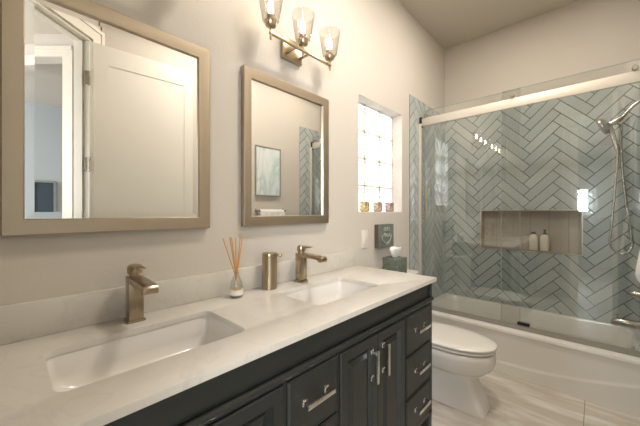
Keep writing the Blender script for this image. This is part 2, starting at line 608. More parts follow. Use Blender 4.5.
w2 = struct(boxes('window_2', M['white_trim'], None, (W2X0, W2X0 + 0.03, -3.70, -3.60, W2Z0, W2Z1), (W2X1 - 0.03, W2X1, -3.70, -3.60, W2Z0, W2Z1),
                  (W2X0, W2X1, -3.70, -3.60, W2Z0, W2Z0 + 0.03), (W2X0, W2X1, -3.70, -3.60, W2Z1 - 0.03, W2Z1),
                  *[(W2X0 + k, W2X0 + k + 0.018, -3.67, -3.63, W2Z0, W2Z1) for k in (0.085, 0.175, 0.265)], *[(W2X0, W2X1, -3.67, -3.63, W2Z1 - k, W2Z1 - k + 0.018) for k in (0.12, 0.24, 0.40)]))
boxes('pane', M['pane'], w2, (W2X0 + 0.03, W2X1 - 0.03, -3.66, -3.655, W2Z0 + 0.03, W2Z1 - 0.03))
# cased opening across the hall, set square to the doorway wall
PQ = Vector((1.97, 0.33))
PD = Vector((0.73, -0.684)).normalized()
PN = Vector((0.684, 0.73)).normalized()


def part_box(s0, s1, t0, t1, z0, z1, b):
    q_ = [PQ + PD * s + PN * t for s, t in ((s0, t0), (s1, t0), (s1, t1), (s0, t1))]
    loft(b, [[(v.x, v.y, z0) for v in q_], [(v.x, v.y, z1) for v in q_]])


bm = BM()
part_box(-0.30, 0, 0, 0.11, 0, 2.72, bm)
part_box(0.82, 1.3, 0, 0.11, 0, 2.72, bm)
part_box(0, 0.82, 0, 0.11, 2.53, 2.72, bm)
struct(obj('wall_hall', bm, M['paint']))
bm = BM()
for s0, s1 in ((-0.08, 0.0), (0.82, 0.90)):
    part_box(s0, s1, -0.016, 0, 0, 2.61, bm)
part_box(0, 0.82, -0.016, 0, 2.53, 2.61, bm)
part_box(-0.08, 0.90, -0.026, -0.016, 2.58, 2.61, bm)
struct(obj('trim_2', bm, M['white_trim']))
t = thing('framed_picture', 'dark grey framed picture on the bedroom wall seen through the doorway in the mirror', 'picture', (4.25, 0.36, 1.15))
bm = BM()
for b in ((4.235, 4.258, 0.24, 0.265, 1.13, 1.68), (4.235, 4.258, 0.455, 0.48, 1.13, 1.68), (4.235, 4.258, 0.265, 0.455, 1.13, 1.155), (4.235, 4.258, 0.265, 0.455, 1.655, 1.68)):
    box(bm, *b)
obj('frame', bm, M['silver_frame'], t)
boxes('print', M['dark_art'], t, (4.245, 4.257, 0.265, 0.455, 1.155, 1.655))


# herringbone tile
def clip_poly(poly, x0, x1, y0, y1):
    def cut(pl, ax, val, sgn):
        out_ = []
        for i in range(len(pl)):
            a, b = pl[i], pl[(i + 1) % len(pl)]
            da, db = sgn * (a[ax] - val), sgn * (b[ax] - val)
            if da >= 0:
                out_.append(a)
            if (da > 0 > db) or (da < 0 < db):
                k = da / (da - db)
                out_.append((a[0] + (b[0] - a[0]) * k, a[1] + (b[1] - a[1]) * k))
        return out_
    for ax, val, sgn in ((0, x0, 1), (0, x1, -1), (1, y0, 1), (1, y1, -1)):
        poly = cut(poly, ax, val, sgn)
        if len(poly) < 3:
            return []
    return poly


TW, TN, GAP = 0.079, 4, 0.0066


def herringbone(name, rects, to3d, parent, peak=(0.962, 0.856)):
    rnd = random.Random(11)
    bm_ = BM()
    lay = bm_.faces.layers.float.new('tint')
    c45 = math.sqrt(0.5)
    x_lo, x_hi = min(r_[0] for r_ in rects), max(r_[1] for r_ in rects)
    y_lo, y_hi = min(r_[2] for r_ in rects), max(r_[3] for r_ in rects)
    g = GAP / 2 / TW
    for k in range(-8, 9):
        for i in range(-40, 41):
            ox, oy = i + k * TN, i - k * TN
            for rc in ((0, TN, 0, 1), (0, 1, 1, TN + 1)):
                cs = ((rc[0] + g, rc[2] + g), (rc[1] - g, rc[2] + g), (rc[1] - g, rc[3] - g), (rc[0] + g, rc[3] - g))
                pl = []
                for a, b in cs:
                    # the far top corner (TN,1) of each along-tile is the peak of a chevron
                    a, b = (a + ox - TN) * TW, (b + oy - 1) * TW
                    pl.append((peak[0] + (a - b) * c45, peak[1] + (a + b) * c45))
                if max(q_[0] for q_ in pl) < x_lo or min(q_[0] for q_ in pl) > x_hi or max(q_[1] for q_ in pl) < y_lo or min(q_[1] for q_ in pl) > y_hi:
                    continue
                tint = rnd.random()
                for r_ in rects:
                    q = clip_poly(pl, *r_)
                    if len(q) < 3:
                        continue
                    top = [bm_.verts.new(to3d(u, v, 0.006)) for u, v in q]
                    bot = [bm_.verts.new(to3d(u, v, 0.0)) for u, v in q]
                    try:
                        fs = [bm_.faces.new(top)]
                        for a in range(len(q)):
                            b = (a + 1) % len(q)
                            fs.append(bm_.faces.new((bot[a], bot[b], top[b], top[a])))
                    except ValueError:
                        continue
                    for f in fs:
                        f[lay] = tint
    return obj(name, bm_, M['tile'], parent, smooth=0)


def grout(name, rects, to3d, parent):
    bm_ = BM()
    for x0, x1, y0, y1 in rects:
        loft(bm_, [[to3d(x0, y0, 0.0005), to3d(x1, y0, 0.0005), to3d(x1, y1, 0.0005), to3d(x0, y1, 0.0005)],
                   [to3d(x0, y0, 0.0040), to3d(x1, y0, 0.0040), to3d(x1, y1, 0.0040), to3d(x0, y1, 0.0040)]])
    return obj(name, bm_, M['grout'], parent, smooth=0)


TB = 0.336
rb = [(0.0, NX0, TB, TZ), (NX1, W, TB, TZ), (NX0, NX1, TB, NZ0), (NX0, NX1, NZ1, TZ)]
f_b = lambda u, v, d: (u, YB - d, v)
herringbone('herringbone_tile', rb, f_b, wb)
grout('tile_grout', rb, f_b, wb)
rs = [(YT, YA, 0.0, TZ), (YA, YB - 0.006, TB, TZ)]
f_l = lambda u, v, d: (d, u, v)
herringbone('herringbone_tile', rs, f_l, wl, (3.055, 0.851))
grout('tile_grout', rs, f_l, wl)
f_r = lambda u, v, d: (W - d, u, v)
herringbone('herringbone_tile', rs, f_r, wr, (3.055, 0.851))
grout('tile_grout', rs, f_r, wr)
# niche lining: tall greige tiles with dark joints, thin metal edge
bm = BM()
n_t = 6
x = NX0
xs = [NX0, 0.497, 0.640, 0.783, 0.926, 1.069, NX1]
for a, b in zip(xs, xs[1:]):
    box(bm, a + 0.0015, b - 0.0015, YB + ND - 0.008, YB + ND - 0.001, NZ0 + 0.009, NZ1 - 0.009)
    box(bm, a + 0.0015, b - 0.0015, YB - 0.004, YB + ND - 0.009, NZ0 + 0.001, NZ0 + 0.008)
    box(bm, a + 0.0015, b - 0.0015, YB - 0.004, YB + ND - 0.009, NZ1 - 0.008, NZ1 - 0.001)
box(bm, NX0 + 0.001, NX0 + 0.008, YB - 0.004, YB + ND - 0.009, NZ0 + 0.009, NZ1 - 0.009)
box(bm, NX1 - 0.008, NX1 - 0.001, YB - 0.004, YB + ND - 0.009, NZ0 + 0.009, NZ1 - 0.009)
obj('niche_tile', bm, M['niche'], wb, smooth=0)
boxes('niche_grout', M['niche_grout'], wb, (NX0, NX1, YB + ND - 0.004, YB + ND, NZ0, NZ1))
e = 0.006
boxes('niche_edge', M['lightnickel'], wb, (NX0 - e, NX0, YB - 0.009, YB, NZ0 - e, NZ1 + e), (NX1, NX1 + e, YB - 0.009, YB, NZ0 - e, NZ1 + e),
      (NX0, NX1, YB - 0.009, YB, NZ0 - e, NZ0), (NX0, NX1, YB - 0.009, YB, NZ1, NZ1 + e))
# baseboards
struct(boxes('baseboard_left', M['white_trim'], None, (0, 0.014, 1.70, YT - 0.002, 0, 0.10)))
struct(boxes('baseboard_right', M['white_trim'], None, (W - 0.014, W, 0.52, YT - 0.002, 0, 0.10)))

# window_1: 3 x 4 glass blocks in a deep reveal
PX = -0.092
w1 = struct(boxes('window_1', M['mortar'], None, *(
    [(PX - 0.07, PX - 0.004, WY0, WY0 + 0.006, WZ0, WZ1), (PX - 0.07, PX - 0.004, WY1 - 0.006, WY1, WZ0, WZ1)] +
    [(PX - 0.07, PX - 0.004, WY0 + k * 0.65 / 3 - 0.006, WY0 + k * 0.65 / 3 + 0.006, WZ0, WZ1) for k in (1, 2)] +
    [(PX - 0.07, PX - 0.004, WY0, WY1, WZ0 + k * 0.857 / 4 - 0.006, WZ0 + k * 0.857 / 4 + 0.006) for k in (1, 2, 3)] +
    [(PX - 0.07, PX - 0.004, WY0, WY1, WZ0, WZ0 + 0.006), (PX - 0.07, PX - 0.004, WY0, WY1, WZ1 - 0.006, WZ1)])))
bm = BM()
for a in range(3):
    for b in range(4):
        y0, z0 = WY0 + a * 0.65 / 3 + 0.005, WZ0 + b * 0.857 / 4 + 0.005
        y1, z1 = y0 + 0.65 / 3 - 0.010, z0 + 0.857 / 4 - 0.010
        lo = [[(PX + dx, y, z) for y, z in rrect(y0 + i_, y1 - i_, z0 + i_, z1 - i_, 0.012 + i_ * 0.5, 3)] for dx, i_ in ((-0.012, 0.0), (-0.003, 0.002), (0.001, 0.010), (0.003, 0.03))]
        loft(bm, lo, cap0=False)
obj('glass_blocks', bm, M['glass_block'], w1)
boxes('window_sill', M['white_trim'], w1, (PX - 0.004, -0.002, WY0 + 0.001, WY1 - 0.001, WZ0, WZ0 + 0.006))

# unseen recessed lamps, added to go with the ceiling fills
for x_, y_, lab in ((0.85, 1.30, 'added out of view round white recessed fill lamp above the vanity aisle'), (0.85, 2.35, 'added out of view round white recessed fill lamp in front of the shower')):
    t = thing('added_ceiling_lamp', lab, 'ceiling light', (x_, y_, H))
    bm = BM()
    loft(bm, [at_z([(x_ + r_ * math.cos(k * math.pi / 16), y_ + r_ * math.sin(k * math.pi / 16)) for k in range(32)], z_) for r_, z_ in ((0.085, H - 0.0005), (0.083, H - 0.006), (0.07, H - 0.006), (0.066, H - 0.001))], cap0=False, cap1=False)
    obj('trim_ring', bm, M['white_trim'], t)
    bm = BM()
    lathe(bm, [(0.0, -0.002), (0.066, -0.002), (0.066, -0.0005), (0.0, -0.0005)], (x_, y_, H))
    obj('lens', bm, mat('added_lamp_lens', (1, 1, 1, 1), 0.4, emit=(1.0, 0.92, 0.8, 1), estr=6), t)

# ------------------------------------------------------------------ vanity
VY0, VY1, CF = -0.262, 1.690, 0.555      # cabinet ends, front plane
CT = 0.881                                # counter top
v = thing('vanity_cabinet', 'long charcoal double vanity cabinet with drawers and panelled doors under the white counter', 'cabinet', (0.28, 0.71, 0))
boxes('body', M['charcoal'], v, (0.02, CF - 0.02, VY0 + 0.004, VY0 + 0.02, 0.10, 0.859), (0.02, CF - 0.02, VY1 - 0.02, VY1 - 0.004, 0.10, 0.859),
      (0.02, CF - 0.022, VY0 + 0.02, VY1 - 0.02, 0.10, 0.118), (0.02, 0.032, VY0 + 0.02, VY1 - 0.02, 0.118, 0.859))
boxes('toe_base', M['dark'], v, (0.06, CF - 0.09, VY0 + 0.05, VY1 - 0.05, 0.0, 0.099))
# face frame
cols = [(VY0 + 0.048, 0.072, 'drawers'), (0.084, 0.578, 'doors'), (0.590, 0.832, 'drawers'), (0.844, 1.348, 'doors'), (1.360, VY1 - 0.028, 'drawers')]
bm = BM()
box(bm, CF - 0.02, CF, VY0, VY1, 0.738, 0.765)
box(bm, CF - 0.02, CF, VY0, VY1, 0.100, 0.122)
box(bm, CF - 0.02, CF, VY0 + 0.03, VY1 - 0.03, 0.845, 0.859)
for a, b in [(VY0, cols[0][0])] + [(cols[i][1], cols[i + 1][0]) for i in range(4)] + [(cols[4][1], VY1)]:
    box(bm, CF - 0.02, CF, a, b, 0.1, 0.7385)
for a in (VY0, VY1 - 0.03):
    box(bm, CF - 0.02, CF, a, a + 0.03, 0.7645, 0.859)
obj('face_frame', bm, M['charcoal'], v)
for a in (VY0, VY1 - 0.05):
    for x0 in (CF - 0.05, 0.03):
        boxes('leg', M['charcoal'], v, (x0, x0 + 0.05, a, a + 0.05, 0.0, 0.0995), bev=0.003)
boxes('top_panel', M['charcoal'], v, (CF - 0.018, CF - 0.004, VY0 + 0.034, VY1 - 0.034, 0.768, 0.847), bev=0.003)
bm = BM()
prism(bm, [(CF + 0.0002, 0.748), (CF + 0.009, 0.750), (CF + 0.013, 0.757), (CF + 0.010, 0.764), (CF + 0.004, 0.769), (CF + 0.0002, 0.770)], 'Y', VY0, VY1)
obj('molding', bm, M['charcoal'], v)


def raised(b, y0, y1, z0, z1, xf, steps):
    lp = [[(xf + dx, y0 + i_, z0 + i_), (xf + dx, y1 - i_, z0 + i_), (xf + dx, y1 - i_, z1 - i_), (xf + dx, y0 + i_, z1 - i_)] for dx, i_ in steps]
    loft(b, [[tuple(p_) for p_ in l_] for l_ in lp])


def bar_pull(parent, c, length, vertical):
    b = BM()
    x0 = CF + 0.008
    if vertical:
        box(b, x0 + 0.022, x0 + 0.034, c[0] - 0.0075, c[0] + 0.0075, c[1] - length / 2, c[1] + length / 2, bev=0.0015)
        for s in (-1, 1):
            zc_ = c[1] + s * (length / 2 - 0.014)
            box(b, x0 + 0.003, x0 + 0.0225, c[0] - 0.0065, c[0] + 0.0065, zc_ - 0.0065, zc_ + 0.0065)
            box(b, x0 - 0.002, x0 + 0.0035, c[0] - 0.011, c[0] + 0.011, zc_ - 0.011, zc_ + 0.011, bev=0.001)
    else:
        box(b, x0 + 0.022, x0 + 0.034, c[0] - length / 2, c[0] + length / 2, c[1] - 0.0075, c[1] + 0.0075, bev=0.0015)
        for s in (-1, 1):
            yc_ = c[0] + s * (length / 2 - 0.014)
            box(b, x0 + 0.003, x0 + 0.0225, yc_ - 0.0065, yc_ + 0.0065, c[1] - 0.0065, c[1] + 0.0065)
            box(b, x0 - 0.002, x0 + 0.0035, yc_ - 0.011, yc_ + 0.011, c[1] - 0.011, c[1] + 0.011, bev=0.001)
    return obj('handle', b, M['chrome'], parent)


rows = [(0.532, 0.734), (0.318, 0.526), (0.126, 0.312)]
for y0, y1, kind in cols:
    if kind == 'drawers':
        for z0, z1 in rows:
            b = BM()
            raised(b, y0 + 0.003, y1 - 0.003, z0, z1, CF - 0.018, [(0, 0), (0.020, 0.0), (0.026, 0.008), (0.026, 0.012), (0.0245, 0.014), (0.0245, 0.02)])
            d = obj('drawer', b, M['charcoal'], v, smooth=20)
            bar_pull(d, ((y0 + y1) / 2, (z0 + z1) / 2 + 0.012), 0.132, False)
    else:
        mid = (y0 + y1) / 2 + 0.003
        for a, b_, hs in ((y0 + 0.003, mid - 0.002, 1), (mid + 0.002, y1 - 0.003, -1)):
            b = BM()
            raised(b, a, b_, 0.126, 0.734, CF - 0.018, [(0, 0), (0.022, 0.0), (0.026, 0.004), (0.026, 0.040), (0.018, 0.044), (0.009, 0.050), (0.008, 0.057), (0.014, 0.061), (0.023, 0.078), (0.023, 0.084)])
            d = obj('door', b, M['charcoal'], v, smooth=20)
            hy = (b_ - 0.046) if hs > 0 else (a + 0.038)
            bar_pull(d, (hy, 0.618), 0.138, True)

# countertop with two undermount cut-outs
SINKS = [(0.156, 0.434, 0.070, 0.534), (0.156, 0.434, 0.865, 1.329)]
CY0, CY1, CX0, CX1 = -0.275, 1.703, 0.001, 0.578


def slab_with_holes(bm_, outer, holes, z0, z1):
    es = []
    for lp in [outer] + holes:
        vs = [bm_.verts.new((x_, y_, z1)) for x_, y_ in lp]
        es += [bm_.edges.new((vs[i], vs[(i + 1) % len(vs)])) for i in range(len(vs))]
    res = bmesh.ops.triangle_fill(bm_, use_beauty=True, use_dissolve=False, edges=es)
    fs = [f for f in res['geom'] if isinstance(f, bmesh.types.BMFace)]
    ext = bmesh.ops.extrude_face_region(bm_, geom=fs)
    vs = [g_ for g_ in ext['geom'] if isinstance(g_, bmesh.types.BMVert)]
    bmesh.ops.translate(bm_, verts=vs, vec=(0, 0, z0 - z1))
    bmesh.ops.recalc_face_normals(bm_, faces=bm_.faces[:])
    ed = [e_ for e_ in bm_.edges if len(e_.link_faces) == 2 and e_.calc_face_angle(0) > 0.9 and all(v_.co.z > z1 - 1e-5 for v_ in e_.verts)]
    bmesh.ops.bevel(bm_, geom=ed, offset=0.002, segments=2, affect='EDGES', profile=0.5)


ct = thing('countertop', 'white veined quartz countertop with two rectangular sink cut-outs on the charcoal vanity', 'countertop', (0.29, 0.71, 0.861))
bm = BM()
slab_with_holes(bm, [(CX0, CY0), (CX1, CY0), (CX1, CY1), (CX0, CY1)], [rrect(*s, 0.03, 6) for s in SINKS], 0.8605, CT)
obj('slab', bm, M['quartz'], ct)
boxes('backsplash', M['quartz'], ct, (0.001, 0.021, CY0, 1.679, CT + 0.0003, 0.990), bev=0.0015)

SINK_LAB = ['white rectangular undermount sink basin under the left mirror, nearest the camera', 'white rectangular undermount sink basin under the smaller looking right mirror']
SINK_LAB[1] = 'white rectangular undermount sink basin beside the soap dispenser, nearer the toilet'
SINK_LAB[0] = 'white rectangular undermount sink basin at the open end of the counter, before the reed diffuser'
for (x0, x1, y0, y1), lab in zip(SINKS, SINK_LAB):
    t = thing('sink', lab, 'sink', ((x0 + x1) / 2, (y0 + y1) / 2, 0.72), 'undermount sinks in the counter')
    bm = BM()
    L_ = lambda i_, z_, r_, j_=0.0: at_z(rrect(x0 + i_, x1 - i_, y0 + i_ + j_, y1 - i_ - j_, r_, 6), z_)
    loft(bm, [L_(-0.02, 0.742, 0.03), L_(-0.026, 0.8595, 0.03), L_(-0.003, 0.8595, 0.025), L_(0.0, 0.852, 0.024), L_(0.006, 0.800, 0.03),
              L_(0.014, 0.770, 0.035, 0.012), L_(0.03, 0.755, 0.04, 0.03), L_(0.06, 0.750, 0.05, 0.06), L_(0.10, 0.748, 0.03, 0.10)], cap1=True)
    obj('basin', bm, M['porcelain'], t, smooth=50)
    bm = BM()
    lathe(bm, [(0.0, 0.0), (0.021, 0.0), (0.022, 0.003), (0.016, 0.004), (0.014, 0.007), (0.0, 0.009)], ((x0 + x1) / 2, (y0 + y1) / 2, 0.7485), 24)
    obj('drain', bm, M['champagne'], t)

# faucets
FX, FY = 0.075, 0.3085
t = thing('faucet', 'square champagne bronze single lever faucet on the counter left of the reed diffuser', 'faucet', (FX, FY, CT), 'square bronze faucets')
boxes('base_plate', M['champagne'], t, (FX - 0.028, FX + 0.028, FY - 0.028, FY + 0.028, CT + 0.0005, CT + 0.008), bev=0.0015)
boxes('body', M['champagne'], t, (FX - 0.0225, FX + 0.0225, FY - 0.0225, FY + 0.0225, CT + 0.0075, 1.036), bev=0.002)
bm = BM()
prism(bm, [(FX + 0.0228, 1.0352), (FX + 0.0228, 1.014), (FX + 0.10, 1.017), (FX + 0.138, 1.014), (FX + 0.150, 1.003), (FX + 0.166, 1.003), (FX + 0.171, 1.010), (FX + 0.171, 1.022), (FX + 0.165, 1.0295), (FX + 0.11, 1.033)], 'Y', FY - 0.0215, FY + 0.0215, bev=0.001)
sp = obj('spout', bm, M['champagne'], t)
bm = BM()
lathe(bm, [(0.0, 0.0), (0.0165, 0.0), (0.0165, 0.008), (0.0215, 0.009), (0.0225, 0.014), (0.0225, 0.030), (0.0205, 0.037), (0.0, 0.039)], (FX, FY, 1.0363), 28)
lv = obj('lever_knob', bm, M['champagne'], t)
bm = BM()
prism(bm, [(FX - 0.006, 1.063), (FX + 0.02, 1.060), (FX + 0.075, 1.069), (FX + 0.078, 1.074), (FX + 0.02, 1.0745), (FX - 0.012, 1.0765)], 'Y', FY - 0.013, FY + 0.013, bev=0.001)
obj('lever', bm, M['champagne'], lv)
f2 = copy_tree(t)
f2.location.y += 0.795
f2['label'] = 'square champagne bronze single lever faucet right of the cylindrical soap dispenser'

# soap dispenser
t = thing('soap_dispenser', 'cylindrical brushed bronze soap dispenser between the two faucets on the counter', 'soap dispenser', (0.072, 0.893, CT))
bm = BM()
lathe(bm, [(0.0, 0.0005), (0.034, 0.0005), (0.034, 0.006), (0.037, 0.008), (0.037, 0.160), (0.0, 0.160)], (0.072, 0.893, CT), 40)
obj('body', bm, M['champagne'], t)
bm = BM()
lathe(bm, [(0.0, 0.1602), (0.036, 0.1602), (0.0365, 0.172), (0.034, 0.177), (0.0, 0.178)], (0.072, 0.893, CT), 40)
cap = obj('pump_top', bm, M['champagne'], t)
bm = BM()
tube(bm, smooth_path([(0.090, 0.908, CT + 0.164), (0.106, 0.921, CT + 0.166), (0.113, 0.927, CT + 0.166), (0.116, 0.930, CT + 0.158)], 5), 0.007)
obj('nozzle', bm, M['champagne'], cap)

# reed diffuser
DX, DY = 0.082, 0.703
t = thing('reed_diffuser', 'clear glass reed diffuser with amber oil and six wooden reeds on the counter', 'diffuser', (DX, DY, CT))
bm = BM()
prof = [(0.026, 0.001), (0.029, 0.006), (0.029, 0.040), (0.025, 0.066), (0.014, 0.092), (0.0105, 0.098), (0.0105, 0.110), (0.0125, 0.112), (0.009, 0.112), (0.009, 0.098), (0.0125, 0.091), (0.0235, 0.064), (0.0275, 0.040), (0.0275, 0.008), (0.0, 0.007)]
lathe(bm, [(0.0, 0.001)] + prof, (DX, DY, CT), 28)
obj('bottle', bm, M['bottle_glass'], t)
bm = BM()
lathe(bm, [(0.0, 0.0085), (0.0225, 0.009), (0.0225, 0.030), (0.0215, 0.036), (0.0, 0.0365)], (DX, DY, CT), 24)
obj('oil', bm, M['oil'], t)
bm = BM()
lathe(bm, [(0.0291, 0.013), (0.0296, 0.013), (0.0296, 0.034), (0.0291, 0.034)], (DX, DY, CT), 28)
obj('bottle_label', bm, M['label'], t)
for k, (ax, ay) in enumerate([(-0.036, -0.046), (-0.010, -0.018), (0.012, -0.012), (0.028, 0.002), (0.020, 0.018), (-0.004, -0.030)]):
    bm = BM()
    tube(bm, [(DX - ax * 0.10, DY - ay * 0.10, CT + 0.012), (DX + ax * 0.1, DY + ay * 0.1, CT + 0.10), (DX + ax, DY + ay, CT + 0.262 + 0.004 * (k % 2))], 0.0022, 8)
    obj('reed', bm, M['reed'], t)

# ------------------------------------------------------------------ mirrors
MZ0, MZ1 = 1.190, 1.961


def rect_loop(y0, y1, z0, z1, i_, x_):
    return [(x_, y0 + i_, z0 + i_), (x_, y1 - i_, z0 + i_), (x_, y1 - i_, z1 - i_), (x_, y0 + i_, z1 - i_)]


my0, my1 = 0.776, 1.386
t = thing('mirror', 'rectangular wall mirror in a champagne metal frame above the soap dispenser and far sink', 'mirror', (0, (my0 + my1) / 2, MZ0), 'framed mirrors over the vanity')
bm = BM()
rl = lambda i_, x_: rect_loop(my0, my1, MZ0, MZ1, i_, x_)
loft(bm, [rl(0.048, 0.002), rl(0.0, 0.002), rl(0.0, 0.026), rl(0.003, 0.029), rl(0.006, 0.029), rl(0.040, 0.022), rl(0.045, 0.022), rl(0.048, 0.019), rl(0.048, 0.002)], cap0=False, cap1=False)
obj('frame', bm, M['frame'], t, smooth=15)
bm = BM()
loft(bm, [rl(0.047, 0.006), rl(0.047, 0.0125), rl(0.069, 0.0134)], cap1=True)
obj('mirror_glass', bm, M['mirror'], t, smooth=0)
m1 = copy_tree(t)
m1.location.y -= 0.782
m1.scale.y = 1.012
m1['label'] = 'rectangular wall mirror in a champagne metal frame reflecting the open white door'

# ------------------------------------------------------------------ vanity lights
LY, LX, LZ = 1.090, 0.105, 2.122
t = thing('vanity_light', 'three lamp nickel vanity light with clear flared glass shades above the mirror by the window', 'wall light', (0, LY, LZ), 'vanity lights above the mirrors')
boxes('backplate', M['champagne'], t, (0.001, 0.022, LY - 0.07, LY + 0.07, 2.094, 2.212), bev=0.002)
boxes('bar', M['champagne'], t, (LX - 0.0065, LX + 0.0065, LY - 0.222, LY + 0.222, LZ - 0.0065, LZ + 0.0065), bev=0.001)
for s in (-1, 1):
    boxes('bracket', M['champagne'], t, (0.0225, LX - 0.0068, LY + s * 0.047 - 0.005, LY + s * 0.047 + 0.005, LZ - 0.005, LZ + 0.005))
for k in (-1, 0, 1):
    c = (LX, LY + k * 0.215, LZ)
    bm = BM()
    lathe(bm, [(0.0, 0.0068), (0.006, 0.0068), (0.006, 0.024), (0.010, 0.026), (0.024, 0.032), (0.029, 0.042), (0.030, 0.056), (0.021, 0.057), (0.0205, 0.084), (0.014, 0.086), (0.0, 0.0862)], c, 28)
    so = obj('socket', bm, M['champagne'], t)
    bm = BM()
    lathe(bm, [(0.0, -0.0068), (0.006, -0.0068), (0.006, -0.022), (0.0045, -0.026), (0.0055, -0.030), (0.0, -0.034)], c, 16)
    obj('finial', bm, M['champagne'], so)
    bm = BM()
    lathe(bm, [(0.0305, 0.046), (0.036, 0.050), (0.041, 0.058), (0.064, 0.192), (0.0615, 0.192), (0.039, 0.060), (0.034, 0.053), (0.0305, 0.049)], c, 36)
    obj('glass_shade', bm, M['lamp_glass'], so)
    bm = BM()
    lathe(bm, [(0.0, 0.0865), (0.010, 0.0865), (0.0125, 0.092), (0.0125, 0.142), (0.009, 0.152), (0.0, 0.156)], c, 16)
    obj('bulb', bm, M['bulb'], so)
l1 = copy_tree(t)
l1.location.y -= 0.795
l1['label'] = 'nickel vanity light above the mirror that shows the door, only its end seen'

# ------------------------------------------------------------------ wall pieces
t = thing('light_switch', 'white rocker switch plate on the wall below the glass block window', 'switch', (0, 1.815, 1.057))
boxes('plate', M['switch'], t, (0.0005, 0.006, 1.775, 1.855, 0.992, 1.124), bev=0.002)
boxes('rocker', M['switch'], t, (0.0062, 0.010, 1.797, 1.833, 1.022, 1.094), bev=0.0015)

t = thing('wall_sign', 'small square grey green wooden sign with pale lettering on the wall above the tissue box', 'sign', (0, 2.06, 1.068))
boxes('board', M['sign_side'], t, (0.0005, 0.036, 1.948, 2.172, 0.978, 1.160))
boxes('face', M['sign_face'], t, (0.0362, 0.040, 1.948, 2.172, 0.978, 1.160))
bm = BM()
# faint carved marks: a short upper line, a lower line and a curved sweep beneath


def stroke(pts, r_=0.0035):
    tube(bm, smooth_path([(0.0405, y_, z_) for y_, z_ in pts], 4), r_, 6)


for y_ in (2.022, 2.046, 2.068, 2.098):
    stroke([(y_, 1.138), (y_ + 0.002, 1.122), (y_, 1.108)])
stroke([(2.030, 1.140), (2.060, 1.128), (2.090, 1.138)], 0.0025)
stroke([(2.016, 1.072), (2.034, 1.092), (2.046, 1.064), (2.064, 1.088), (2.082, 1.060), (2.104, 1.086), (2.114, 1.066)])
stroke([(1.990, 1.080), (2.005, 1.038), (2.055, 1.012), (2.110, 1.030), (2.138, 1.075)])
stroke([(2.030, 1.030), (2.060, 1.000), (2.100, 1.012)])
obj('lettering', bm, M['sign_mark'], t)

# candles on the window sill
for k, (y_, mk, lab) in enumerate([(1.890, 'candle_a', 'yellow floral patterned candle jar on the window sill, nearest the mirrors'),
                                   (2.074, 'candle_b', 'rosy brown candle jar in the middle of the window sill'),
                                   (2.262, 'candle_c', 'mauve candle jar on the window sill, nearest the shower')]):
    z_ = WZ0 + 0.0065
    t = thing('candle', lab, 'candle', (-0.05, y_, z_), 'candles on the window sill')
    bm = BM()
    lathe(bm, [(0.0, 0.0003), (0.028, 0.0003), (0.036, 0.008), (0.037, 0.070), (0.035, 0.076), (0.033, 0.074), (0.033, 0.060), (0.0, 0.060)], (-0.05, y_, z_), 28)
    obj('jar', bm, M[mk], t)
    bm = BM()
    lathe(bm, [(0.0, 0.0605), (0.0325, 0.0605), (0.0322, 0.064), (0.0, 0.065)], (-0.05, y_, z_), 24)
    wx = obj('wax', bm, M['wax'], t)
    bm = BM()
    tube(bm, [(-0.05, y_, z_ + 0.064), (-0.05, y_ + 0.001, z_ + 0.074)], 0.001, 6)
    obj('wick', bm, M['black'], wx)

# picture on the right wall (seen in the mirror)
t = thing('wall_picture', 'pale teal abstract print in a thin silver frame, seen in the mirror by the window', 'picture', (W, 2.03, 1.43))
py0, py1, pz0, pz1 = 1.857, 2.208, 1.435, 1.99
bm = BM()
rp_ = lambda i_, x_: rect_loop(py0, py1, pz0, pz1, i_, x_)
loft(bm, [rp_(0.012, W - 0.001), rp_(0, W - 0.001), rp_(0, W - 0.025), rp_(0.012, W - 0.025), rp_(0.012, W - 0.001)], cap0=False, cap1=False)
obj('frame', bm, M['silver_frame'], t, smooth=0)
boxes('print', M['art'], t, (W - 0.02, W - 0.002, py0 + 0.0125, py1 - 0.0125, pz0 + 0.0125, pz1 - 0.0125))

# towel bar and towel on the right wall
t = thing('towel_bar', 'brushed nickel towel bar on the wall just before the shower', 'towel bar', (W, 2.05, 1.27))
bm = BM()
tube(bm, [(W - 0.05, 1.86, 1.27), (W - 0.05, 2.25, 1.27)], 0.008)
obj('bar', bm, M['nickel'], t)
for y_ in (1.86, 2.25):
    bm = BM()
    lathe(bm, [(0.0, -0.060), (0.012, -0.060), (0.012, -0.02), (0.024, -0.014), (0.024, -0.0005), (0.0, -0.0005)], (W, y_, 1.27), 18, 'X')
    obj('post', bm, M['nickel'], t)
bm = BM()
NY = 24
prof = [(W - 0.030, 0.985), (W - 0.032, 1.10), (W - 0.033, 1.20), (W - 0.034, 1.262), (W - 0.039, 1.279), (W - 0.050, 1.2855), (W - 0.061, 1.279), (W - 0.066, 1.262), (W - 0.072, 1.18), (W - 0.080, 1.10), (W - 0.094, 0.99), (W - 0.099, 0.935), (W - 0.092, 0.915)]
loops = []
for j in range(NY + 1):
    y_ = 1.895 + (2.225 - 1.895) * j / NY
    wv_ = 0.005 * math.sin(j * 1.1) + 0.003 * math.sin(j * 2.3 + 1)
    cl = []
    for k, (x_, z_) in enumerate(prof):
        cl.append(Vector((x_ - (wv_ * max(0, (1.25 - z_) / 0.3) if k >= 7 else 0), y_ + 0.03 * (j / NY - 0.5) * max(0, 1.2 - z_) / 0.3, z_)))
    inn = []
    for k, p_ in enumerate(cl):
        tg = (cl[min(k + 1, len(cl) - 1)] - cl[max(k - 1, 0)])
        nn = Vector((-tg.z, 0, tg.x)).normalized()
        inn.append(p_ - nn * -0.005)
    loops.append(cl + inn[::-1])
loft(bm, loops)
tw = obj('towel', bm, M['towel'], smooth=60)
